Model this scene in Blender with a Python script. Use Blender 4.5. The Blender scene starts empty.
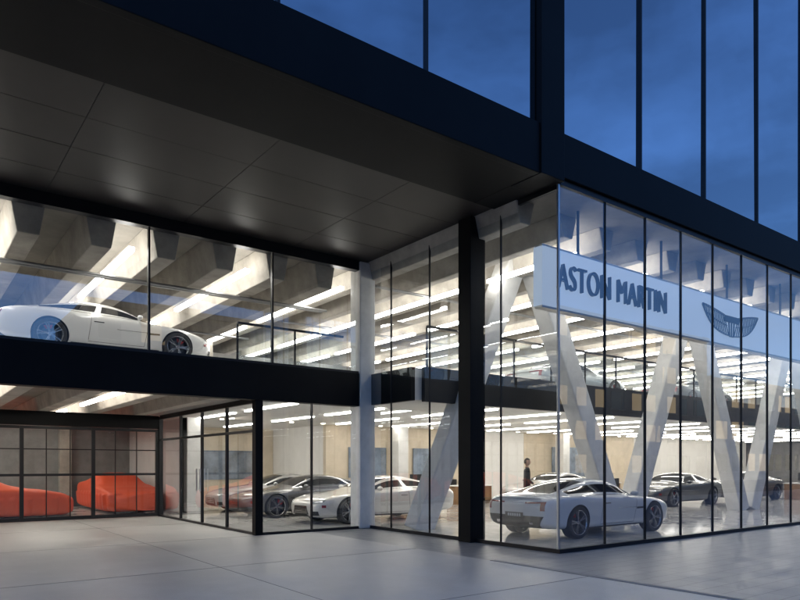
import bpy, bmesh, math, random
from mathutils import Vector, Matrix
from mathutils.bvhtree import BVHTree
random.seed(7)
S=bpy.context.scene
COL=S.collection
# ---------------------------------------------------------------- materials
def newmat(name):
    m=bpy.data.materials.new(name); m.use_nodes=True
    nt=m.node_tree; nt.nodes.clear()
    out=nt.nodes.new('ShaderNodeOutputMaterial')
    return m,nt,out
def pbr(name,col,rough=0.5,metal=0.0,var=0.0,scale=2.0,bump=0.0,bscale=40.0,coat=0.0,rvar=0.0,spec=0.5,emit=None,es=0.0):
    m,nt,out=newmat(name); N=nt.nodes; L=nt.links
    b=N.new('ShaderNodeBsdfPrincipled'); L.new(b.outputs[0],out.inputs[0])
    b.inputs['Base Color'].default_value=(*col,1); b.inputs['Roughness'].default_value=rough
    b.inputs['Metallic'].default_value=metal; b.inputs['Coat Weight'].default_value=coat
    b.inputs['Coat Roughness'].default_value=0.03
    b.inputs['Specular IOR Level'].default_value=spec
    if emit: b.inputs['Emission Color'].default_value=(*emit,1); b.inputs['Emission Strength'].default_value=es
    tc=N.new('ShaderNodeNewGeometry')
    if var>0 or rvar>0:
        n=N.new('ShaderNodeTexNoise'); n.inputs['Scale'].default_value=scale; n.inputs['Detail'].default_value=7; n.inputs['Roughness'].default_value=0.65
        L.new(tc.outputs['Position'],n.inputs['Vector'])
        mr=N.new('ShaderNodeMapRange'); mr.inputs[1].default_value=0.3; mr.inputs[2].default_value=0.7
        mr.inputs[3].default_value=1-var; mr.inputs[4].default_value=1+var
        L.new(n.outputs[0],mr.inputs[0])
        mx=N.new('ShaderNodeVectorMath'); mx.operation='SCALE'; mx.inputs[0].default_value=col
        L.new(mr.outputs[0],mx.inputs['Scale']); L.new(mx.outputs[0],b.inputs['Base Color'])
        if rvar>0:
            r2=N.new('ShaderNodeMapRange'); r2.inputs[1].default_value=0.3; r2.inputs[2].default_value=0.7
            r2.inputs[3].default_value=max(0,rough-rvar); r2.inputs[4].default_value=rough+rvar
            L.new(n.outputs[0],r2.inputs[0]); L.new(r2.outputs[0],b.inputs['Roughness'])
    if bump>0:
        n2=N.new('ShaderNodeTexNoise'); n2.inputs['Scale'].default_value=bscale; n2.inputs['Detail'].default_value=5
        L.new(tc.outputs['Position'],n2.inputs['Vector'])
        bp=N.new('ShaderNodeBump'); bp.inputs['Strength'].default_value=bump; bp.inputs['Distance'].default_value=0.01
        L.new(n2.outputs[0],bp.inputs['Height']); L.new(bp.outputs[0],b.inputs['Normal'])
    return m
def emis(name,col,s):
    m,nt,out=newmat(name); e=nt.nodes.new('ShaderNodeEmission')
    e.inputs[0].default_value=(*col,1); e.inputs[1].default_value=s
    nt.links.new(e.outputs[0],out.inputs[0]); return m
def glass(name,tint=(0.93,0.95,0.95),base=0.07,gain=0.9,dark=None,wob=0.0):
    m,nt,out=newmat(name); N=nt.nodes; L=nt.links
    lw=N.new('ShaderNodeLayerWeight'); lw.inputs[0].default_value=0.5
    p=N.new('ShaderNodeMath'); p.operation='POWER'; p.inputs[1].default_value=3.5 if not dark else 2.5
    mu=N.new('ShaderNodeMath'); mu.operation='MULTIPLY_ADD'; mu.inputs[1].default_value=gain; mu.inputs[2].default_value=base; mu.use_clamp=True
    L.new(lw.outputs['Facing'],p.inputs[0]); L.new(p.outputs[0],mu.inputs[0])
    g=N.new('ShaderNodeBsdfGlossy'); g.inputs['Roughness'].default_value=0.0 if not dark else 0.015
    g.inputs[0].default_value=(0.95,0.97,1,1)
    if dark:
        t=N.new('ShaderNodeBsdfDiffuse'); t.inputs[0].default_value=(*dark,1)
    else:
        t=N.new('ShaderNodeBsdfTransparent'); t.inputs[0].default_value=(*tint,1)
    if wob>0:
        ge=N.new('ShaderNodeNewGeometry'); n=N.new('ShaderNodeTexNoise'); n.inputs['Scale'].default_value=0.7; n.inputs['Detail'].default_value=1
        bp=N.new('ShaderNodeBump'); bp.inputs['Strength'].default_value=wob; bp.inputs['Distance'].default_value=0.02
        L.new(ge.outputs['Position'],n.inputs['Vector']); L.new(n.outputs[0],bp.inputs['Height']); L.new(bp.outputs[0],g.inputs['Normal'])
    mx=N.new('ShaderNodeMixShader'); L.new(mu.outputs[0],mx.inputs[0]); L.new(t.outputs[0],mx.inputs[1]); L.new(g.outputs[0],mx.inputs[2])
    L.new(mx.outputs[0],out.inputs[0]); return m
def paver(name,c1,c2,cm,sw,sh,rough,mort=0.012):
    m,nt,out=newmat(name); N=nt.nodes; L=nt.links
    b=N.new('ShaderNodeBsdfPrincipled'); L.new(b.outputs[0],out.inputs[0])
    ge=N.new('ShaderNodeNewGeometry'); br=N.new('ShaderNodeTexBrick')
    br.inputs['Scale'].default_value=1; br.inputs['Brick Width'].default_value=sw; br.inputs['Row Height'].default_value=sh
    br.inputs['Mortar Size'].default_value=mort; br.inputs['Color1'].default_value=(*c1,1); br.inputs['Color2'].default_value=(*c2,1); br.inputs['Mortar'].default_value=(*cm,1)
    L.new(ge.outputs['Position'],br.inputs['Vector'])
    n=N.new('ShaderNodeTexNoise'); n.inputs['Scale'].default_value=1.3; n.inputs['Detail'].default_value=8; n.inputs['Roughness'].default_value=0.7
    L.new(ge.outputs['Position'],n.inputs['Vector'])
    mr=N.new('ShaderNodeMapRange'); mr.inputs[1].default_value=0.3; mr.inputs[2].default_value=0.7; mr.inputs[3].default_value=0.82; mr.inputs[4].default_value=1.15
    L.new(n.outputs[0],mr.inputs[0])
    vm=N.new('ShaderNodeVectorMath'); vm.operation='SCALE'; L.new(br.outputs[0],vm.inputs[0]); L.new(mr.outputs[0],vm.inputs['Scale'])
    L.new(vm.outputs[0],b.inputs['Base Color'])
    r2=N.new('ShaderNodeMapRange'); r2.inputs[1].default_value=0.3; r2.inputs[2].default_value=0.7; r2.inputs[3].default_value=max(.04,rough-0.08); r2.inputs[4].default_value=rough+0.06
    L.new(n.outputs[0],r2.inputs[0]); L.new(r2.outputs[0],b.inputs['Roughness'])
    n3=N.new('ShaderNodeTexNoise'); n3.inputs['Scale'].default_value=60; L.new(ge.outputs['Position'],n3.inputs['Vector'])
    bp=N.new('ShaderNodeBump'); bp.inputs['Strength'].default_value=0.2 if rough>.25 else 0.005; bp.inputs['Distance'].default_value=0.01
    L.new(n3.outputs[0],bp.inputs['Height']); L.new(bp.outputs[0],b.inputs['Normal'])
    return m
M={}
M['black']=pbr('black_steel',(0.010,0.010,0.012),0.42,0.2,var=0.3,scale=1.2)
M['blackp']=pbr('black_panel',(0.006,0.006,0.0065),0.55,0.0,var=0.3,scale=0.8,spec=0.15)
M['soffit']=pbr('soffit_panel_bronze',(0.040,0.033,0.029),0.5,0.2,var=0.15,scale=0.7)
M['soffit2']=pbr('soffit_panel_bronze_b',(0.037,0.030,0.026),0.5,0.2,var=0.15,scale=0.7)
M['conc']=pbr('precast_concrete',(0.38,0.35,0.305),0.75,var=0.28,scale=1.6,bump=0.4,bscale=25)
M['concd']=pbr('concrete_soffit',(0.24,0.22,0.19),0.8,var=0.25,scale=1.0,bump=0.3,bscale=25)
M['strut']=pbr('white_concrete',(0.64,0.635,0.62),0.65,var=0.12,scale=2.2,bump=0.3,bscale=30)
M['wall']=pbr('plaster_white',(0.70,0.69,0.67),0.7,var=0.05)
M['beige']=pbr('beige_stone_wall',(0.56,0.48,0.37),0.5,var=0.14,scale=1.5)
M['wood']=pbr('timber_panel',(0.26,0.15,0.075),0.45,var=0.25,scale=3)
M['grey']=pbr('grey_wall',(0.25,0.245,0.24),0.7,var=0.2)
M['floor']=paver('polished_tile',(0.62,0.60,0.57),(0.59,0.57,0.54),(0.38,0.36,0.33),1.2,1.2,0.07,0.006)
M['gfloor']=pbr('garage_floor',(0.33,0.32,0.31),0.3,var=0.15,scale=1.5,rvar=0.1)
M['drive']=pbr('driveway_concrete',(0.45,0.44,0.42),0.40,var=0.2,scale=0.9,bump=0.35,bscale=70,rvar=0.1)
M['pave']=paver('dark_pavers',(0.20,0.20,0.205),(0.23,0.23,0.235),(0.10,0.10,0.10),0.6,0.3,0.38,0.008)
M['asph']=pbr('asphalt',(0.05,0.05,0.052),0.7,var=0.25,scale=3,bump=0.6,bscale=90)
M['kerb']=pbr('kerb_stone',(0.25,0.25,0.24),0.7,var=0.2)
M['paint']=pbr('road_paint',(0.75,0.75,0.72),0.6,var=0.15)
M['joint']=pbr('joint_dark',(0.14,0.14,0.14),0.9)
M['glass']=glass('clear_glass',tint=(0.90,0.935,0.95),base=0.14,gain=1.0)
M['rail']=glass('rail_glass',tint=(0.85,0.92,0.92),base=0.06)
M['ref']=glass('reflective_glazing',dark=(0.008,0.014,0.025),base=0.58,gain=0.5,wob=0.35)
M['strip']=emis('led_strip',(1.0,0.94,0.85),34)
M['stripg']=emis('led_strip_garage',(1.0,0.94,0.85),22)
M['stripc']=emis('led_strip_neutral',(1.0,0.95,0.88),24)
M['down']=emis('downlight',(1.0,0.82,0.6),40)
M['sign']=pbr('sign_lightbox',(0.55,0.60,0.65),0.35,emit=(0.58,0.70,0.86),es=0.5)
M['letter']=pbr('sign_letter',(0.04,0.055,0.09),0.3,0.5)
M['silver']=pbr('badge_silver',(0.07,0.10,0.15),0.3,0.4)
M['alu']=pbr('brushed_alu',(0.55,0.56,0.57),0.35,0.9)
M['dwin']=pbr('dark_window',(0.01,0.012,0.016),0.08)
M['lwin']=emis('lit_window',(1.0,0.75,0.45),0.8)
M['fac']=pbr('street_facade',(0.2,0.18,0.16),0.8,var=0.2)
M['mull']=pbr('anodised_mullion',(0.02,0.02,0.022),0.4,0.5)
M['art']=pbr('print_art',(0.16,0.2,0.26),0.4,var=0.6,scale=1.7)
M['pipe']=pbr('galvanised_pipe',(0.3,0.3,0.3),0.4,0.8)
# ---------------------------------------------------------------- mesh builder
class MB:
    def __init__(s): s.v=[]; s.f=[]; s.m=[]; s.mats=[]
    def mi(s,mat):
        if mat not in s.mats: s.mats.append(mat)
        return s.mats.index(mat)
    def box(s,x0,x1,y0,y1,z0,z1,mat,tp=0.0):
        b=len(s.v); i=s.mi(mat)
        for x,y,z in ((x0+tp,y0,z0),(x1-tp,y0,z0),(x1-tp,y1,z0),(x0+tp,y1,z0),(x0,y0,z1),(x1,y0,z1),(x1,y1,z1),(x0,y1,z1)): s.v.append((x,y,z))
        for f in ((0,3,2,1),(4,5,6,7),(0,1,5,4),(1,2,6,5),(2,3,7,6),(3,0,4,7)): s.f.append([b+k for k in f]); s.m.append(i)
    def poly(s,pts,mat):
        b=len(s.v); s.v+= [tuple(p) for p in pts]; s.f.append(list(range(b,b+len(pts)))); s.m.append(s.mi(mat))
    def beam(s,p0,p1,w,d,mat,wdir=None,up=(0,1,0)):
        p0=Vector(p0);p1=Vector(p1);t=(p1-p0).normalized(); u=Vector(up); a=t.cross(u).normalized(); c=a.cross(t).normalized()
        b=len(s.v); i=s.mi(mat)
        for p in (p0,p1):
            for sa,sc in ((-1,-1),(1,-1),(1,1),(-1,1)): s.v.append(tuple(p+a*sa*w/2+c*sc*d/2))
        for f in ((3,2,1,0),(4,5,6,7),(0,1,5,4),(1,2,6,5),(2,3,7,6),(3,0,4,7)): s.f.append([b+k for k in f]); s.m.append(i)
    def tube(s,p0,p1,r,mat,n=10):
        p0=Vector(p0);p1=Vector(p1);t=(p1-p0).normalized(); a=t.orthogonal().normalized(); c=t.cross(a)
        b=len(s.v); i=s.mi(mat)
        for p in (p0,p1):
            for k in range(n): s.v.append(tuple(p+(a*math.cos(2*math.pi*k/n)+c*math.sin(2*math.pi*k/n))*r))
        for k in range(n): s.f.append([b+k,b+(k+1)%n,b+n+(k+1)%n,b+n+k]); s.m.append(i)
    def obj(s,name,parent=None,bevel=0,fix=True,smooth=False):
        me=bpy.data.meshes.new(name); me.from_pydata(s.v,[],s.f)
        for k in s.mats: me.materials.append(M[k] if isinstance(k,str) else k)
        me.polygons.foreach_set('material_index',s.m)
        if fix:
            bm=bmesh.new(); bm.from_mesh(me); bmesh.ops.recalc_face_normals(bm,faces=bm.faces); bm.to_mesh(me); bm.free()
        if smooth:
            for p in me.polygons: p.use_smooth=True
        o=bpy.data.objects.new(name,me); COL.objects.link(o)
        if parent: o.parent=parent
        if bevel:
            bv=o.modifiers.new('b','BEVEL'); bv.width=bevel; bv.segments=2; bv.limit_method='ANGLE'
        return o
def empty(name,loc=(0,0,0),rz=0,scale=1):
    o=bpy.data.objects.new(name,None); COL.objects.link(o); o.location=loc; o.rotation_euler=(0,0,rz); o.empty_display_size=0.3; return o
# ---------------------------------------------------------------- layout numbers
XC=9.59; YC=7.93; YB=14.06; XE=48; YR=28; XL=-16; ZS=6.8
# ---------------------------------------------------------------- ground
mb=MB(); mb.poly([(-300,-300,-0.13),(300,-300,-0.13),(300,300,-0.13),(-300,300,-0.13)],'asph'); mb.obj('ground',fix=False)
mb=MB(); mb.box(-60,90,-3.2,YR+4,-0.2,-0.004,'pave'); mb.obj('pavement')
mb=MB(); mb.box(-40,7.9,-3.0,YB+7.2,-0.05,0.0,'drive')
mb.obj('driveway')
mb=MB()
for x in (-8,-4,0,4): mb.box(x-0.004,x+0.004,-3,21,0.0,0.002,'joint')
for y in (2,6,10,14,18): mb.box(-30,7.9,y-0.004,y+0.004,0.0005,0.0024,'joint')
mb.box(7.9,8.02,-3,8.0,-0.02,0.004,'kerb')
mb.obj('expansion_joint')
mb=MB()
for i in range(-25,38): mb.box(i*2.4,i*2.4+2.39,-3.45,-3.21,-0.2,0.0,'kerb')
mb.obj('kerb',bevel=0.015)
mb=MB()
for i in range(-12,16): mb.box(i*6,i*6+3,-9.1,-8.95,-0.128,-0.126,'paint')
mb.obj('road_marking')
# ---------------------------------------------------------------- building
B=empty('car_showroom_building')
mb=MB(); mb.box(6.55,XC,YB+0.02,YR,-0.02,0.03,'floor'); mb.box(XC,XE,YC+0.05,YR,-0.02,0.03,'floor'); mb.obj('showroom_floor',B)
mb=MB(); mb.box(XL,6.5,21.2,YR,-0.02,0.005,'gfloor'); mb.box(6.5,7.39,21.3,YR,-0.02,0.034,'gfloor'); mb.obj('garage_floor',B)
mb=MB(); mb.box(XC-0.06,XC+0.0,YC-0.06,YB,-0.02,0.07,'black'); mb.box(XC,XE,YC-0.06,YC+0.045,-0.02,0.07,'black')
mb.box(6.5,XC-0.06,YB-0.04,YB+0.02,-0.02,0.06,'black'); mb.box(6.46,6.52,YB-0.03,21.15,-0.02,0.06,'black')
mb.obj('sill',B)
mb=MB()
mb.box(XL,6.5,14.3,YR,3.5,3.88,'concd')
mb.box(6.5,XC+0.1,14.3,YR,3.14,3.88,'wall'); mb.box(XC+0.1,XE,12.3,YR,3.14,3.88,'wall')
mb.box(XC+0.3,XE,12.18,12.298,3.1,3.92,'black')
mb.box(XL,XE,YR,YR+0.3,0,ZS,'grey')
mb.obj('floor_slab',B)
mb=MB(); mb.box(XL,XC+.1,14.31,YR,3.882,3.9,'gfloor'); mb.box(XC+.12,XE,12.31,YR,3.882,3.9,'gfloor'); mb.obj('upper_floor',B)
mb=MB(); mb.box(XL,XC-0.36,YB-0.08,YB+0.22,3.08,3.9,'blackp')
mb.box(XC-0.025,XC+0.1,12.3,YB-0.13,3.12,3.9,'blackp')
mb.obj('spandrel_beam',B)
mb=MB(); mb.box(1.3,6.8,16.1,18.5,3.9,4.16,'wall'); mb.obj('display_platform',B,bevel=0.02)
mb=MB()
xs=[0.65+1.3*k for k in range(-12,37)]
for x in xs:
    if x<XC: mb.box(x-0.32,x+0.32,14.35,YR,6.0,6.75,'conc',tp=0.13)
    else: mb.box(x-0.26,x+0.26,8.9,YR,6.3,6.75,'conc',tp=0.12)
    if x<6.3: mb.box(x-0.24,x+0.24,14.33,YR,3.12,3.5,'conc',tp=0.08)
mb.obj('ceiling_beam',B,bevel=0.02)
mb=MB()
for y,z in ((16.2,5.93),(16.45,5.95),(21.4,5.93)): mb.tube((XL,y,z),(XC,y,z),.035,'pipe')
for y,z in ((14.2,6.24),(19.5,6.24)): mb.tube((XC+.3,y,z),(XE,y,z),.04,'pipe')
mb.obj('sprinkler_pipe',B,smooth=True)
mb=MB(); mb.box(XL,XE,14.3,YR,6.75,6.95,'concd'); mb.box(XC+0.05,XE,YC+0.1,14.3,6.75,6.95,'concd'); mb.obj('roof_slab',B)
mb=MB(); mb.box(XL,8.95,YC+0.05,9.5,6.72,6.9,'blackp'); mb.box(8.95,XC-.03,8.53,9.5,6.715,6.9,'blackp'); mb.obj('soffit_beam',B)
mb=MB(); yy=[9.53+1.13*k for k in range(5)]
x=XL
while x<XC-0.1:
    x1=min(x+2.6,XC-0.05)
    for j in range(4):
        mb.box(x+0.006,x1-0.006,yy[j]+0.006,yy[j+1]-0.006,6.745+random.uniform(-.002,.002),6.76,'soffit' if random.random()<.6 else 'soffit2')
    x+=2.6
mb.obj('soffit_panels',B)
mb=MB(); mb.box(XL,XC-.045,9.5,14.2,6.765,6.9,'black'); mb.obj('soffit_backing',B)
mb=MB()
mb.box(XL,8.95,YC-0.1,YC+0.05,6.71,7.6,'blackp')
mb.box(8.95,XC-0.02,YC-0.14,YC+0.6,6.705,20,'blackp')
mb.box(XC-0.02,70,YC-0.1,YC+0.1,6.8,7.6,'blackp')
mb.box(XC-0.02,70,YC+0.1,YC+6,6.96,7.5,'blackp')
mb.box(XL,8.9,YC-0.08,YC+6,19.8,20,'blackp'); mb.box(XC,70,YC-0.08,YC+6,19.8,20,'blackp')
mb.box(XL,70,YC+6,YR,6.96,20,'blackp')
mb.obj('fascia',B,bevel=0.01)
mb=MB()
def upglass(xa,xb,step):
    x=xa
    while x<xb-0.1:
        x1=min(x+step,xb); z=7.6
        for z0,z1 in ((7.62,14.6),(14.65,19.8)):
            r=lambda:random.uniform(-.012,.012)
            mb.poly([(x+.02,YC+r(),z0),(x1-.02,YC+r(),z0),(x1-.02,YC+r(),z1),(x+.02,YC+r(),z1)],'ref')
        x=x1
upglass(8.95-2.5*9,8.95,2.5); upglass(XC,XC+2.5*24,2.5)
mb.obj('upper_glazing',B,fix=False)
mb=MB()
for k in range(1,9): mb.box(8.95-2.5*k-0.02,8.95-2.5*k+0.02,YC-0.05,YC+0.1,7.6,19.8,'black')
for k in range(25): mb.box(XC+2.5*k-0.02,XC+2.5*k+0.02,YC-0.05,YC+0.1,7.6,19.8,'black')
mb.box(XL,8.9,YC+0.02,YC+0.1,14.58,14.67,'black'); mb.box(XC,70,YC+0.02,YC+0.1,14.58,14.67,'black')
mb.obj('upper_mullion',B)
mb=MB()
ysl=[YC,9.37,10.25,11.6,13.07,YB]
r=lambda:random.uniform(-.004,.004)
for a,b in zip(ysl[:-1],ysl[1:]):
    mb.poly([(XC-.03+r(),b-.006,.07),(XC-.03+r(),a+.006,.07),(XC-.03+r(),a+.006,6.75),(XC-.03+r(),b-.006,6.75)],'glass')
xsl=[XC+1.35*k for k in range(29)]
for a,b in zip(xsl[:-1],xsl[1:]):
    mb.poly([(a+.006,YC+r(),.07),(b-.006,YC+r(),.07),(b-.006,YC+r(),6.75),(a+.006,YC+r(),6.75)],'glass')
mb.obj('glass_curtain_wall',B,fix=False)
mb=MB()
for y in ysl[1:-1]: mb.box(XC-.050,XC-.010,y-.011,y+.011,.05,6.71,'mull')
for i,x in enumerate(xsl[1:]): mb.box(x-.011,x+.011,YC-.02,YC+.035,.05,6.71,'mull')
mb.box(XC-.05,XC-.01,YC-.02,YC+.02,.05,6.7,'alu')
mb.box(XC-.045,XC+.02,YC+.03,YB-.13,6.62,6.82,'black'); mb.box(XC-.005,XE,YC-.035,YC+.055,6.69,6.799,'black')
mb.obj('curtain_wall_mullion',B)
mb=MB(); mb.box(XC-0.22,XC+0.2,10.05,10.43,0,6.73,'blackp'); mb.obj('steel_column',B,bevel=0.01)
mb=MB(); mb.box(XC-0.35,XC+0.1,YB-0.12,YB+0.35,0,6.72,'strut')
for x,y in ((7.65,21.5),(16,21.3),(26,21.3)):
    mb.box(x-.25,x+.25,y-.25,y+.25,0.0,3.14,'strut')
for x in (2,9,16,23,30): mb.box(x-.25,x+.25,23.8,24.3,3.9,6.2,'conc')
mb.obj('concrete_column',B,bevel=0.02)
mb=MB()
pts=[((10.15,12.75,0.0),(12.35,11.7,6.75)),((12.9,11.5,6.75),(16.25,11.5,0.0)),((16.95,11.5,0),(20.0,11.5,6.75)),((20.5,11.5,6.75),(23.5,11.5,0)),((24.2,11.5,0),(27.2,11.5,6.75)),((27.7,11.5,6.75),(30.8,11.5,0)),((31.4,11.5,0),(34.5,11.5,6.75)),((35,11.5,6.75),(38,11.5,0))]
for a,b in pts: mb.beam(a,b,0.6,0.5,'strut')
mb.obj('diagonal_strut',B,bevel=0.04)
mb=MB(); xm=[9.24,6.88,4.1,1.35,-1.4,-4.15,-6.9,-9.65]
for b,a in zip(xm[:-1],xm[1:]): mb.poly([(a+.01,YB+r(),3.9),(b-.01,YB+r(),3.9),(b-.01,YB+r(),6.5),(a+.01,YB+r(),6.5)],'glass')
mb.poly([(6.62,YB,.06),(9.2,YB,.06),(9.2,YB,3.08),(6.62,YB,3.08)],'glass')
mb.poly([(6.5,21.1,.06),(6.5,YB+.06,.06),(6.5,YB+.06,3.1),(6.5,21.1,3.1)],'glass')
mb.obj('window_glazing',B,fix=False)
mb=MB()
for x in xm[1:]: mb.box(x-.02,x+.02,YB-.03,YB+.05,3.9,6.5,'black')
mb.box(XL,9.24,YB-.06,YB+.14,6.5,6.74,'black'); mb.box(XL,9.23,YB-.05,YB+.06,3.9,3.96,'black')
mb.box(6.44,6.62,YB-.05,YB+.13,0,3.08,'blackp')
mb.box(7.9,7.93,YB-.03,YB+.05,0.06,3.08,'black')
for y in (15.8,17.5,19.2): mb.box(6.465,6.535,y-.03,y+.03,.06,3.1,'black')
mb.box(6.44,6.56,21.02,21.14,0,3.1,'black')
mb.box(6.455,6.545,YB+.13,21.02,2.35,2.41,'black'); mb.box(6.455,6.545,YB+.13,21.02,3.02,3.14,'black')
mb.box(6.38,6.41,17.35,17.38,.9,1.5,'alu'); mb.box(6.38,6.41,17.62,17.65,.9,1.5,'alu')
mb.obj('window_frame',B)
mb=MB(); Yg=21.1
gx=[6.4,4.55,2.7,0.85,-1,-2.85,-4.7,-6.55,-8.4,-10.25]
for x in gx:
    mb.box(x-.05,x+.05,Yg-.045,Yg+.045,.02,2.7,'black')
    for k in (1,2): mb.box(x-.617*k-.012,x-.617*k+.012,Yg-.02,Yg+.02,.1,2.62,'black')
for z,h in ((.07,.05),(1.32,.035),(2.05,.015),(2.66,.04)): mb.box(-12,6.4,Yg-.03,Yg+.03,z-h,z+h,'black')
for a,b in zip(gx[:-1],gx[1:]): mb.poly([(b,Yg+.035,.1),(a,Yg+.035,.1),(a,Yg+.035,2.6),(b,Yg+.035,2.6)],'rail')
mb.obj('garage_gate',B,fix=False)
mb=MB(); mb.box(XL,6.44,Yg-.06,Yg+.1,2.72,3.12,'blackp'); mb.obj('gate_header',B)
mb=MB()
mb.box(7.4,7.55,21.3,YR,0,3.14,'wall'); mb.box(7.56,13,26.5,26.7,0,3.14,'beige'); mb.box(13.0,13.2,22.21,26.49,0,3.14,'wall')
mb.box(13,20,22,22.2,0,3.14,'beige'); mb.box(20,24,22.01,22.2,0,3.14,'wall'); mb.box(24,33,22,22.2,0,3.14,'beige')
mb.box(33,46,22.01,22.2,0,3.14,'wall')
for x in (-13,-8.5,-4,.5,5): mb.box(x-.2,x+.2,YR-.35,YR-.01,0,3.1,'conc')
mb.box(XL,XL+.2,YB,YR,0,6.75,'grey'); mb.box(XE,XE+.2,YC,YR,0,6.75,'grey')
mb.box(-8,20,24.6,24.8,3.9,5.9,'grey')
mb.obj('interior_wall',B)
mb=MB()
def rail(x0,x1,y,z):
    x=x0
    while x<x1-.1:
        e=min(x+1.5,x1)
        mb.poly([(x+.03,y,z+.08),(e-.03,y,z+.08),(e-.03,y,z+.95),(x+.03,y,z+.95)],'rail')
        mb.box(x-.02,x+.02,y-.02,y+.02,z,z+1.0,'black'); x=e
    mb.box(x0,x1,y-.03,y+.03,z+1.0,z+1.05,'black')
rail(10.1,44,12.36,3.9); rail(6.3,9.2,14.7,3.9)
mb.obj('balustrade',B,fix=False)
# lights
mb=MB()
for k in range(-6,18):
    x=1.3+2.6*k
    if x<XL+1 or x>XE-1: continue
    segs=((14.6,19.6),(20.6,26.0)) if x<XC else ((9.2,11.9),(12.6,17.4),(18.2,23.4),(24,27.5))  # box run nearest the street is added, unseen fill to brighten the struts
    for a,b in segs: mb.box(x-.06,x+.06,a,b,6.12,6.20,'stripc')
mb.obj('linear_ceiling_light_and_fill',B)
mb=MB()
for k in range(-6,3):
    x=1.3+2.6*k
    if x>6.3: continue
    for a,b in ((14.6,19.4),(21.6,27)): mb.box(x-.05,x+.05,a,b,3.18,3.25,'stripg')
mb.obj('garage_ceiling_light',B)
mb=MB()
for k in range(0,15):
    x=7.8+2.6*k
    for a,b in (((14.6,17.6),(18.4,21.2),(22.5,25.5)) if x<12 else ((12.9,16.6),(17.4,21.2))): mb.box(x-.05,x+.05,a,b,3.10,3.139,'strip')
for k in range(0,28):
    x=8.6+1.3*k
    mb.box(x-.05,x+.05,21.3,21.4,3.12,3.139,'down')
mb.obj('showroom_ceiling_light',B)
# ---------------------------------------------------------------- sign
SG=empty('shop_sign',(0,0,0))
mb=MB(); mb.box(9.78,XE-1,8.5,8.72,4.66,5.79,'sign'); mb.box(9.79,XE-1.01,8.51,8.71,5.792,5.83,'alu'); mb.box(9.79,XE-1.01,8.51,8.71,4.62,4.658,'alu'); mb.obj('sign_band',SG)
mb=MB()
for x in [11+3*k for k in range(12)]: mb.box(x-.02,x+.02,8.6,8.64,5.83,6.76,'black')
mb.obj('sign_hanger',SG)
cu=bpy.data.curves.new('t','FONT'); cu.body='ASTON MARTIN'; cu.size=0.72; cu.extrude=0.035; cu.offset=-0.010; cu.space_character=1.08
to=bpy.data.objects.new('t',cu); COL.objects.link(to); bpy.context.view_layer.update()
me=bpy.data.meshes.new_from_object(to.evaluated_get(bpy.context.evaluated_depsgraph_get()))
bpy.data.objects.remove(to)
w=max(v.co.x for v in me.vertices); me.materials.clear(); me.materials.append(M['letter'])
lt=bpy.data.objects.new('sign_letters',me); COL.objects.link(lt); lt.parent=SG
lt.scale=(3.75/w,1,1); lt.rotation_euler=(math.pi/2,0,0); lt.location=(10.17,8.455,5.03)
# winged badge
mb=MB(); cx,cz=16.95,5.18
def ext(p,t,mat,y=8.49):
    n=len(p); b0=len(mb.v); i=mb.mi(mat)
    for a,b in p: mb.v.append((cx+a,y,cz+b))
    for a,b in p: mb.v.append((cx+a,y-t,cz+b))
    mb.f.append([b0+n+k for k in range(n)]); mb.m.append(i)
    for k in range(n): mb.f.append([b0+k,b0+(k+1)%n,b0+n+(k+1)%n,b0+n+k]); mb.m.append(i)
def bar(p,q,w,mat,t=.03,y=8.49):
    dx=q[0]-p[0]; dz=q[1]-p[1]; l=math.hypot(dx,dz); nx,nz=-dz/l*w/2,dx/l*w/2
    ext([(p[0]+nx,p[1]+nz),(q[0]+nx,q[1]+nz),(q[0]-nx,q[1]-nz),(p[0]-nx,p[1]-nz)],t,mat,y)
ext([(-.36,.20),(.36,.20),(.36,.04),(-.36,.04)],.035,'letter')
def top(t): return (.36+1.04*t, .19+.13*math.sin(t*1.4)+.02*t)
def bot(t): return (.10+1.27*t**.9, -.30+.13*t+.46*t**3.2)
def mid(t): a,b=top(t),bot(t*.9); return (a[0]*.5+b[0]*.5,a[1]*.5+b[1]*.5)
for s in (-1,1):
    fl=lambda p:(s*p[0],p[1])
    n=12
    for i in range(n):
        bar(fl(top(i/n)),fl(top((i+1)/n)),.045,'silver',.03)
        bar(fl(bot(i/n)),fl(bot((i+1)/n)),.026,'silver',.029)
        if i<10: bar(fl(mid(i/n)),fl(mid((i+1)/n)),.018,'silver',.028)
    bar(fl(top(1)),fl(bot(1)),.03,'silver',.03)
    for i in range(13):
        t=i/13
        bar(fl(top(t)),fl(bot(min(1,t*.93+.02))),.018,'silver',.02)
for a,b in (((-.13,.04),(-.1,-.31)),((.13,.04),(.1,-.31)),((-.1,-.31),(.1,-.31)),((0,.04),(0,-.3))): bar(a,b,.024,'silver')
mb.obj('winged_badge',SG)
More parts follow.
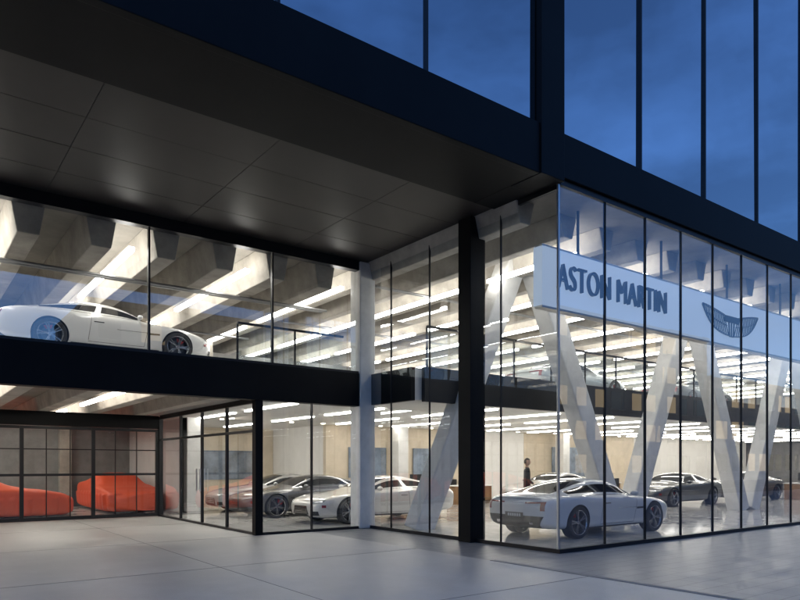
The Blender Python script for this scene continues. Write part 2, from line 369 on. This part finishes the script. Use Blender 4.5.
# ---------------------------------------------------------------- car
def carpaint(name,c,metal=0.0,rough=0.35): return pbr(name,c,rough,metal,coat=1.0)
P={'white':carpaint('car_paint_white',(0.70,0.70,0.69),0.0),
   'silver':carpaint('car_paint_silver',(0.40,0.40,0.40),0.6),
   'champ':carpaint('car_paint_pearl',(0.64,0.62,0.58),0.2),
   'grey':carpaint('car_paint_grey',(0.10,0.10,0.105),0.5),
   'dark':carpaint('car_paint_dark',(0.04,0.045,0.055),0.4)}
COV=pbr('car_cover_cloth',(0.75,0.10,0.04),0.55,bump=0.4,bscale=6)
CW=pbr('car_glass',(0.01,0.011,0.013),0.03,spec=0.8)
CB=pbr('car_black_trim',(0.012,0.012,0.012),0.5)
CT=pbr('tyre_rubber',(0.018,0.018,0.018),0.8)
CR=pbr('alloy_rim',(0.30,0.31,0.33),0.25,0.9)
CD=pbr('brake_disc',(0.12,0.12,0.12),0.4,0.8)
CC=pbr('brake_caliper',(0.5,0.03,0.02),0.4)
CL=pbr('tail_light',(0.25,0.01,0.01),0.15,coat=1)
CH=pbr('head_light',(0.5,0.52,0.55),0.1,0.5,coat=1)
CPL=pbr('number_plate',(0.03,0.03,0.035),0.5)
CPW=pbr('plate_text',(0.6,0.6,0.6),0.5)
CS=pbr('chrome',(0.6,0.6,0.6),0.15,1.0)
#      x    w    zb   zs   ws   wr   zr   zt
ST=[(2.40,.50,.24,.50,.44,.30,.53,.545),
    (2.33,.70,.20,.575,.62,.42,.60,.62),
    (2.15,.84,.17,.655,.76,.50,.685,.70),
    (1.85,.915,.16,.735,.83,.55,.75,.765),
    (1.45,.955,.16,.80,.85,.57,.80,.82),
    (1.00,.95,.16,.835,.85,.58,.86,.88),
    (0.72,.935,.16,.85,.85,.66,.905,.935),
    (0.40,.93,.16,.865,.85,.63,1.08,1.105),
    (0.02,.925,.16,.875,.845,.585,1.205,1.25),
    (-.38,.93,.16,.885,.85,.57,1.235,1.29),
    (-.82,.945,.16,.90,.865,.555,1.195,1.25),
    (-1.22,.965,.17,.92,.88,.55,1.11,1.155),
    (-1.60,.97,.18,.925,.87,.58,1.015,1.045),
    (-1.95,.95,.20,.91,.84,.60,.955,.965),
    (-2.20,.90,.23,.875,.79,.56,.915,.925),
    (-2.33,.84,.28,.80,.76,.55,.86,.87),
    (-2.40,.74,.34,.70,.66,.45,.74,.75)]
def sect(s):
    x,w,zb,zs,ws,wr,zr,zt=s
    p=[(0,zb),(.8*w,zb),(.955*w,zb+.06),(.965*w,zb+.06+(zs-zb)*.24),(w,zb+(zs-zb)*.70),(ws+(w-ws)*.8,zs-.045),(ws,zs)]
    f0,f1=.14,.86
    p.append((ws+(wr-ws)*f0,zs+(zr-zs)*f0)); p.append((ws+(wr-ws)*f1,zs+(zr-zs)*f1)); p.append((wr,zr))
    p.append((.62*wr,zt-(zt-zr)*.32)); p.append((0,zt)); return p
def build_car_meshes():
    v=[];f=[];m=[]
    n=12; ring=2*n-2
    for s in ST:
        p=sect(s); pts=p+[(-a,b) for a,b in reversed(p[1:-1])]
        for a,b in pts: v.append((s[0],a,b))
    for i in range(len(ST)-1):
        for j in range(ring):
            k=(j+1)%ring
            f.append((i*ring+j,i*ring+k,(i+1)*ring+k,(i+1)*ring+j))
            jj=j if j<n-1 else ring-1-j
            mt=0
            if jj==7 and 6<=i<=11: mt=1
            if jj in (9,10) and (i in (6,7)): mt=1
            if jj in (9,10) and (i in (10,11,12)): mt=1
            if jj in(0,): mt=2
            m.append(mt)
    f.append(tuple(reversed(range(ring)))); m.append(0)
    f.append(tuple((len(ST)-1)*ring+j for j in range(ring))); m.append(0)
    me=bpy.data.meshes.new('cage'); me.from_pydata(v,[],f)
    for q in (P['white'],CW,CB): me.materials.append(q)
    me.polygons.foreach_set('material_index',m)
    bm=bmesh.new(); bm.from_mesh(me); bmesh.ops.recalc_face_normals(bm,faces=bm.faces); bm.to_mesh(me); bm.free()
    o=bpy.data.objects.new('cage',me); COL.objects.link(o)
    ss=o.modifiers.new('s','SUBSURF'); ss.levels=3; ss.render_levels=3
    bpy.context.view_layer.update()
    cov=bpy.data.meshes.new_from_object(o.evaluated_get(bpy.context.evaluated_depsgraph_get()))
    cov.materials.clear(); cov.materials.append(COV); cov.name='car_cover'
    for q in cov.polygons: q.use_smooth=True; q.material_index=0
    for vv in cov.vertices:
        c=vv.co
        z=c.z
        if z<.6:
            c.z=.02+(z-.16)*1.30; 
            k=1+.03*math.sin(c.x*17+c.y*5); c.y*=1.02*k; c.x*=1.01*k
        else: c.z=z+.02+.006*math.sin(c.x*9)
    cm=bpy.data.meshes.new('cut'); bm=bmesh.new()
    for x in (1.42,-1.40):
        for y in (-1,1):
            bmesh.ops.create_cone(bm,cap_ends=True,segments=48,radius1=.385,radius2=.385,depth=.5,matrix=Matrix.Translation((x,y*.92,.345))@Matrix.Rotation(math.pi/2,4,'X'))
    for q in bm.faces: q.material_index=2
    bm.to_mesh(cm); bm.free()
    for q in (P['white'],CW,CB): cm.materials.append(q)
    c=bpy.data.objects.new('cut',cm); COL.objects.link(c)
    bo=o.modifiers.new('b','BOOLEAN'); bo.operation='DIFFERENCE'; bo.solver='EXACT'; bo.object=c
    bpy.context.view_layer.update()
    res=bpy.data.meshes.new_from_object(o.evaluated_get(bpy.context.evaluated_depsgraph_get()))
    bpy.data.objects.remove(o); bpy.data.objects.remove(c)
    for q in res.polygons: q.use_smooth=True
    try: res.set_sharp_from_angle(angle=math.radians(38))
    except Exception: pass
    res.name='car_body'
    bm=bmesh.new(); bm.from_mesh(res); bvh=BVHTree.FromBMesh(bm); bm.free()
    T=MB()
    def patch(axis,fn,mat,nu=10,nv=4,off=.006,sgn=1):
        g={}
        for a in range(nu+1):
            for b in range(nv+1):
                s,t=fn(a/nu,b/nv)
                if axis=='f': o_,d=Vector((5,s,t)),Vector((-1,0,0))
                elif axis=='r': o_,d=Vector((-5,s,t)),Vector((1,0,0))
                elif axis=='s': o_,d=Vector((s,5*sgn,t)),Vector((0,-sgn,0))
                h,nn,_,_=bvh.ray_cast(o_,d)
                if h is None: continue
                if nn.dot(d)>0: nn=-nn
                g[(a,b)]=len(T.v); T.v.append(tuple(h+nn*off))
        i=T.mi(mat)
        for a in range(nu):
            for b in range(nv):
                q=[(a,b),(a+1,b),(a+1,b+1),(a,b+1)]
                if all(z in g for z in q): T.f.append([g[z] for z in q]); T.m.append(i)
    L=lambda a,b,t:a+(b-a)*t
    patch('f',lambda u,v:((u-.5)*2*L(.42,.36+.10*0,v)*(1-.10*v),L(.27,.49,v)),CB,16,6,.008)
    for z in (.31,.35,.39,.43,.47): patch('f',lambda u,v,z=z:((u-.5)*.70,z+(v-.5)*.014),CS,14,1,.016)
    patch('f',lambda u,v:((u-.5)*.66,L(.19,.235,v)),CB,12,2,.006)
    for s in (-1,1):
        patch('f',lambda u,v,s=s:(s*L(.50,.80,u),L(.545,.60,v)+.05*u),CH,8,4,.008)
        patch('f',lambda u,v,s=s:(s*L(.52,.72,u),L(.25,.36,v)),CB,6,3,.007)
    for s in (-1,1):
        patch('r',lambda u,v,s=s:(s*L(.30,.80,u),L(.755,.785,v)+.015*u),CL,14,2,.008)
        patch('r',lambda u,v,s=s:(s*L(.70,.80,u),L(.60,.76,v)+.015),CL,5,5,.007)
        patch('r',lambda u,v,s=s:(s*L(.42,.52,u),L(.33,.385,v)),CS,5,3,.016)
    patch('r',lambda u,v:((u-.5)*2*L(.64,.78,v),L(.26,.50,v)),CB,16,5,.007)
    patch('r',lambda u,v:((u-.5)*.52,L(.455,.565,v)),CPL,6,3,.012)
    for k in range(6): patch('r',lambda u,v,k=k:(-.19+k*.065+.045*u,L(.48,.54,v)),CPW,1,1,.016)
    patch('r',lambda u,v:((u-.5)*1.3,L(.85,.858,v)),CB,16,1,.004)
    for s in (-1,1):
        for x0,x1,z0,z1 in ((.62,.72,.27,.83),(-.62,-.55,.30,.83)):
            patch('s',lambda u,v:(L(x0,x1,v)+u*.009,L(z0,z1,v)),CB,1,12,.003,s)
        patch('s',lambda u,v:(L(-.62,.62,u),.268+.008*v),CB,12,1,.003,s)
        patch('s',lambda u,v:(L(-.98,.98,u),L(.175,.225,v)),CB,18,2,.005,s)
        patch('s',lambda u,v:(L(.70,.98,u),L(.56,.60,v)+.01*u),CB,6,2,.006,s)
        patch('s',lambda u,v:(L(.0,.85,u),.60+.008*v),CS,8,1,.007,s)
        patch('s',lambda u,v:(L(-.50,-.28,u),L(.715,.735,v)),CS,4,1,.012,s)
        patch('s',lambda u,v:(L(-1.25,.62,u),.892+.010*v+.03*(1-u)),CS,20,1,.004,s)
        patch('s',lambda u,v:(L(2.10,2.20,u),L(.45,.52,v)),CL,3,2,.006,s)
    trim=bpy.data.meshes.new('car_trim'); trim.from_pydata(T.v,[],T.f)
    for q in T.mats: trim.materials.append(q)
    trim.polygons.foreach_set('material_index',T.m)
    bm=bmesh.new()
    for s in (-1,1):
        bmesh.ops.create_icosphere(bm,subdivisions=3,radius=1,matrix=Matrix.Translation((.50,s*1.0,.93))@Matrix.Diagonal((.06,.11,.06,1)))
        bmesh.ops.create_cube(bm,size=1,matrix=Matrix.Translation((.50,s*.90,.895))@Matrix.Diagonal((.05,.14,.02,1)))
    mir=bpy.data.meshes.new('car_mirror'); bm.to_mesh(mir); bm.free(); mir.materials.append(P['white'])
    for q in mir.polygons: q.use_smooth=True
    W=MB()
    def lathe(prof,mat,n=48):
        b=len(W.v); i=W.mi(mat)
        for k in range(n):
            a=2*math.pi*k/n
            for r,y in prof: W.v.append((r*math.cos(a),y,r*math.sin(a)))
        q=len(prof)
        for k in range(n):
            k2=(k+1)%n
            for j in range(q-1): W.f.append([b+k*q+j,b+k*q+j+1,b+k2*q+j+1,b+k2*q+j]); W.m.append(i)
    lathe([(.24,-.12),(.325,-.13),(.343,-.112),(.345,-.09),(.345,.09),(.343,.112),(.325,.13),(.27,.128),(.258,.118)],CT)
    lathe([(.262,.112),(.266,.124),(.256,.126),(.245,.115),(.235,.07),(.235,-.12)],CR)
    lathe([(.0,.02),(.17,.02),(.17,.0),(.0,.0)],CD)
    lathe([(.235,-.05),(.0,-.05)],CB)
    lathe([(.0,.105),(.035,.105),(.05,.09),(.05,.03)],CR)
    for k in range(10):
        a=2*math.pi*(k//2)/5+(.13 if k%2 else -.13)
        c,s_=math.cos(a),math.sin(a); t=Vector((c,0,s_)); nn=Vector((-s_,0,c)); i=W.mi(CR); b=len(W.v)
        for r,hw,y0,y1 in ((.04,.012,.06,.10),(.245,.015,.085,.118)):
            for sw,yy_ in ((-1,y0),(1,y0),(1,y1),(-1,y1)):
                pp=t*r+nn*hw*sw; W.v.append((pp.x,yy_,pp.z))
        for ff in ((0,1,2,3),(7,6,5,4),(0,4,5,1),(1,5,6,2),(2,6,7,3),(3,7,4,0)): W.f.append([b+z for z in ff]); W.m.append(i)
    i=W.mi(CC); b=len(W.v)
    for r in (.13,.215):
        for yv in (.0,.055):
            for a in (-.45,.45): W.v.append((r*math.cos(a+2.6),yv,r*math.sin(a+2.6)))
    for ff in ((0,1,3,2),(4,6,7,5),(0,4,5,1),(2,3,7,6),(0,2,6,4),(1,5,7,3)): W.f.append([b+z for z in ff]); W.m.append(i)
    wh=bpy.data.meshes.new('car_wheel'); wh.from_pydata(W.v,[],W.f)
    for q in W.mats: wh.materials.append(q)
    wh.polygons.foreach_set('material_index',W.m)
    bm=bmesh.new(); bm.from_mesh(wh); bmesh.ops.recalc_face_normals(bm,faces=bm.faces); bm.to_mesh(wh); bm.free()
    for q in wh.polygons: q.use_smooth=True
    try: wh.set_sharp_from_angle(angle=math.radians(35))
    except Exception: pass
    return res,trim,mir,wh,cov
BODY,TRIM,MIR,WH,COVER=build_car_meshes()
cache={}
def car(loc,rz,paint):
    e=empty('sports_car',loc,rz)
    if paint not in cache:
        b=BODY.copy(); b.materials[0]=P[paint]; r=MIR.copy(); r.materials[0]=P[paint]; cache[paint]=(b,r)
    b,r=cache[paint]
    for nm,me in (('body',b),('trim',TRIM),('mirrors',r)):
        o=bpy.data.objects.new(nm,me); COL.objects.link(o); o.parent=e
    k=0
    for x in (1.42,-1.40):
        for s in (1,-1):
            k+=1; o=bpy.data.objects.new('wheel_%d'%k,WH); COL.objects.link(o); o.parent=e
            o.location=(x,s*.825,.345); o.rotation_euler=(0,.3*k,0 if s>0 else math.pi)
    return e
def covered(loc,rz):
    o=bpy.data.objects.new('covered_car',COVER); COL.objects.link(o); o.location=loc; o.rotation_euler=(0,0,rz)
car((12.95,9.95,.03),0,'white')
car((10.95,15.80,.03),math.pi,'champ')
car((10.3,18.75,.03),math.pi,'grey')
car((10.7,21.6,.03),math.pi,'silver')
car((4.05,17.3,4.16),0,'white')
covered((1.95,23.6,.005),0)
covered((6.2,25.0,.036),-math.pi/2)
covered((-4,23.6,.005),0)
car((24.5,14.6,.03),math.pi,'dark')
car((30.5,14.8,.03),math.pi,'grey')
car((21.5,18.2,.03),math.pi,'silver')
car((19,15.3,3.9),0,'silver')
car((27,15.3,3.9),0,'grey')
# ---------------------------------------------------------------- person
def person(loc,rz):
    e=empty('standing_man',loc,rz)
    sk=pbr('skin',(0.45,0.27,0.19),0.5); suit=pbr('suit_cloth',(0.015,0.016,0.02),0.85); hair=pbr('hair',(0.03,0.02,0.015),0.7); shirt=pbr('shirt',(0.6,0.62,0.65),0.8); shoe=pbr('shoe',(0.01,0.01,0.01),0.3)
    def skin(name,V,E,R,mats,fn,root=0):
        me=bpy.data.meshes.new(name); me.from_pydata(V,E,[]); o=bpy.data.objects.new(name,me); COL.objects.link(o)
        o.modifiers.new('s','SKIN'); 
        for i,r in enumerate(R): me.skin_vertices[0].data[i].radius=(r if isinstance(r,tuple) else (r,r))
        me.skin_vertices[0].data[root].use_root=True
        q=o.modifiers.new('ss','SUBSURF'); q.levels=2; q.render_levels=2
        bpy.context.view_layer.update()
        m2=bpy.data.meshes.new_from_object(o.evaluated_get(bpy.context.evaluated_depsgraph_get())); bpy.data.objects.remove(o)
        m2.materials.clear()
        for q in mats: m2.materials.append(q)
        for p in m2.polygons: p.use_smooth=True; p.material_index=fn(p.center)
        o=bpy.data.objects.new(name,m2); COL.objects.link(o); o.parent=e; return o
    V=[(0,0,.95),(0,0,1.12),(0,0,1.35),(0,0,1.47),(0,-.01,1.56),
       (.09,0,.90),(.10,-.01,.50),(.10,.02,.09),(.10,-.15,.04),
       (-.09,0,.90),(-.11,-.01,.50),(-.12,.02,.09),(-.13,-.15,.04),
       (.19,0,1.42),(.25,.02,1.15),(.25,-.05,.90),
       (-.19,0,1.42),(-.25,.03,1.15),(-.16,-.17,1.02)]
    E=[(0,1),(1,2),(2,3),(3,4),(0,5),(5,6),(6,7),(7,8),(0,9),(9,10),(10,11),(11,12),(2,13),(13,14),(14,15),(2,16),(16,17),(17,18)]
    R=[(.16,.11),(.15,.10),(.18,.12),(.07,.07),(.055,.055),.095,.065,.05,.04,.095,.065,.05,.04,.07,.052,.038,.07,.052,.038]
    def fb(c):
        if c.z>1.50: return 0
        if c.z>1.30 and abs(c.x)<.05 and c.y<-.06: return 2
        if c.z<.08: return 3
        return 1
    skin('body',V,E,R,[sk,suit,shirt,shoe],fb)
    for s,wp,dr in ((1,Vector((.25,-.05,.90)),Vector((0,-.15,-1))),(-1,Vector((-.16,-.17,1.02)),Vector((.4,-.8,-.15)))):
        dr.normalize(); side=dr.cross(Vector((1,0,0)) if s>0 else Vector((0,0,1))).normalized(); nrm=dr.cross(side)
        V=[tuple(wp-dr*.02),tuple(wp+dr*.05),tuple(wp+dr*.09)]; E=[(0,1),(1,2)]; R=[.027,(.036,.022),(.036,.018)]
        for k,(o_,ln) in enumerate(((-.030,.065),(-.010,.078),(.010,.072),(.030,.055))):
            b=len(V); p0=wp+dr*.09+side*o_
            V+=[tuple(p0),tuple(p0+dr*ln*.55+nrm*.006),tuple(p0+dr*ln*.95+nrm*.022)]; E+=[(2,b),(b,b+1),(b+1,b+2)]; R+=[.009,.0085,.007]
        b=len(V); V+=[tuple(wp+dr*.035+side*-.038),tuple(wp+dr*.07+side*-.062+nrm*.01),tuple(wp+dr*.10+side*-.066+nrm*.02)]; E+=[(1,b),(b,b+1),(b+1,b+2)]; R+=[.012,.010,.008]
        skin('hand',V,E,R,[sk],lambda c:0)
    bm=bmesh.new()
    bmesh.ops.create_uvsphere(bm,u_segments=32,v_segments=24,radius=1)
    for v in bm.verts:
        x,y,z=v.co
        wx=.078*(1-.28*max(0,-z)**1.3); yy_=.098*y
        if z<0: yy_*= (1-.12*-z)
        if y<-.6 and abs(x)<.22 and -.35<z<.1: yy_-=.022*(1-abs(x)/.22)*(1-abs(z+.2)/.35 if abs(z+.2)<.35 else 0)
        if y<-.5 and .05<z<.25 and .15<abs(x)<.55: yy_+=.010
        if y<-.5 and -.62<z<-.5 and abs(x)<.35: yy_+=.005
        v.co=(x*wx,yy_-.01,z*.118+1.66)
    for f_ in bm.faces:
        c=f_.calc_center_median()
        f_.material_index=1 if (c.z>1.725 or (c.y>.02 and c.z>1.62)) else 0
        f_.smooth=True
    for s in (-1,1):
        bmesh.ops.create_icosphere(bm,subdivisions=2,radius=1,matrix=Matrix.Translation((s*.079,.005,1.655))@Matrix.Diagonal((.012,.02,.032,1)))
        r=bmesh.ops.create_icosphere(bm,subdivisions=2,radius=.011,matrix=Matrix.Translation((s*.03,-.093,1.675)))
        for v in r['verts']:
            for f_ in v.link_faces: f_.material_index=2
    r=bmesh.ops.create_cube(bm,size=1,matrix=Matrix.Translation((0,-.1,1.595))@Matrix.Diagonal((.045,.008,.008,1)))
    for v in r['verts']:
        for f_ in v.link_faces: f_.material_index=3
    me=bpy.data.meshes.new('head'); bm.to_mesh(me); bm.free()
    for q in (sk,hair,pbr('eye',(.05,.04,.03),.2),pbr('lips',(.35,.12,.1),.5)): me.materials.append(q)
    o=bpy.data.objects.new('head',me); COL.objects.link(o); o.parent=e
person((14.75,13.4,.03),math.radians(50))
# ---------------------------------------------------------------- furniture
def desk(x,y):
    e=empty('reception_desk',(x,y,.03)); mb=MB()
    mb.box(-.95,.95,-.4,.4,.72,.76,'wall'); mb.box(-.9,-.85,-.36,.36,0,.72,'wood'); mb.box(.85,.9,-.36,.36,0,.72,'wood'); mb.box(-.85,.85,-.34,-.31,.15,.72,'wood'); mb.obj('desk_frame',e,bevel=.008)
    mb=MB(); mb.box(-.28,.28,.0,.03,.86,1.22,'black'); mb.box(-.03,.03,.03,.05,.765,.95,'black'); mb.box(-.12,.12,-.05,.1,.761,.772,'black'); mb.obj('monitor',e)
def chair(x,y,r):
    e=empty('office_chair',(x,y,.03),r); mb=MB()
    mb.box(-.24,.24,-.24,.24,.42,.48,'black'); mb.box(-.22,.22,.2,.25,.55,.98,'black'); mb.box(-.02,.02,.22,.26,.42,.6,'alu')
    mb.box(-.025,.025,-.025,.025,.08,.42,'alu'); mb.box(-.28,.28,-.025,.025,.03,.07,'alu'); mb.box(-.025,.025,-.28,.28,.031,.071,'alu')
    mb.obj('chair_frame',e,bevel=.015)
for x,y in ((15.5,19.6),(18.4,19.8),(26,19),(33,13.3)):
    desk(x,y); chair(x,y+.8,0); chair(x-.4,y-.8,math.pi)
mb=MB()
for x in (14,17.2): mb.box(x,x+1.8,21.94,21.98,1.1,2.3,'art')
mb.box(26,29,21.94,21.98,1.0,2.5,'art'); mb.box(9.5,12,26.44,26.48,1,2.2,'art')
mb.obj('wall_picture')
# ---------------------------------------------------------------- buildings across the street
def bld(x0,x1,h,rows):
    e=empty('street_building'); mb=MB(); y=-22
    mb.box(x0,x1,y-12,y,-.13,h,'fac'); mb.box(x0-.1,x1+.1,y-12,y+.25,h,h+.4,'fac')
    sh=h/rows; n=int((x1-x0)/2.6)
    for r in range(rows):
        for k in range(n):
            cx=x0+(k+.5)*(x1-x0)/n; z=r*sh+.9
            lit=random.random()<.3
            mb.box(cx-.75,cx+.75,y,y+.04,z,z+sh*.55,'lwin' if lit else 'dwin')
            mb.box(cx-.85,cx+.85,y,y+.14,z-.1,z-.001,'kerb')
    mb.obj('facade',e)
bld(-40,-22,9,3); bld(-21.5,-6,12,4); bld(-5.5,10,8,2); bld(10.5,28,13,4); bld(28.5,44,10,3); bld(44.5,70,15,5); bld(70.5,110,11,3)
# ---------------------------------------------------------------- sky, sun, camera
w=bpy.data.worlds.new('World'); S.world=w; w.use_nodes=True; nt=w.node_tree; bg=nt.nodes['Background']
sky=nt.nodes.new('ShaderNodeTexSky'); sky.sky_type='NISHITA'; sky.sun_disc=False
sky.sun_elevation=math.radians(9.0); sky.sun_rotation=math.radians(20); sky.ozone_density=4; sky.dust_density=0.6; sky.air_density=1.0
tn=nt.nodes.new('ShaderNodeVectorMath'); tn.operation='MULTIPLY'; tn.inputs[1].default_value=(0.78,0.86,1.15)
tc=nt.nodes.new('ShaderNodeTexCoord'); mp=nt.nodes.new('ShaderNodeMapping'); mp.inputs['Scale'].default_value=(1.2,1.2,3.2)
cn=nt.nodes.new('ShaderNodeTexNoise'); cn.inputs['Scale'].default_value=2.2; cn.inputs['Detail'].default_value=6; cn.inputs['Roughness'].default_value=0.55
mr=nt.nodes.new('ShaderNodeMapRange'); mr.inputs[1].default_value=0.38; mr.inputs[2].default_value=0.68; mr.inputs[3].default_value=0.85; mr.inputs[4].default_value=1.6
sc=nt.nodes.new('ShaderNodeVectorMath'); sc.operation='SCALE'
nt.links.new(tc.outputs['Generated'],mp.inputs['Vector']); nt.links.new(mp.outputs[0],cn.inputs['Vector']); nt.links.new(cn.outputs[0],mr.inputs[0])
nt.links.new(sky.outputs[0],tn.inputs[0]); nt.links.new(tn.outputs[0],sc.inputs[0]); nt.links.new(mr.outputs[0],sc.inputs['Scale'])
nt.links.new(sc.outputs[0],bg.inputs[0]); bg.inputs[1].default_value=0.21
sl=bpy.data.lights.new('sun','SUN'); sl.energy=0.03; sl.angle=math.radians(10); sl.color=(1,.85,.7)
so=bpy.data.objects.new('sun',sl); COL.objects.link(so)
az=math.radians(20); el=math.radians(9.0)
d=Vector((math.sin(az)*math.cos(el),math.cos(az)*math.cos(el),math.sin(el))); so.rotation_euler=d.to_track_quat('Z','Y').to_euler()
cam=bpy.data.cameras.new('camera'); co=bpy.data.objects.new('camera',cam); COL.objects.link(co); S.camera=co
co.location=(0,0,1.6); co.rotation_euler=(math.pi/2,0,-math.atan2(500,665)); cam.lens=665/800*36; cam.sensor_width=36; cam.shift_y=165/800; cam.clip_end=2000
S.view_settings.view_transform='Standard'; S.view_settings.look='None'; S.view_settings.exposure=0
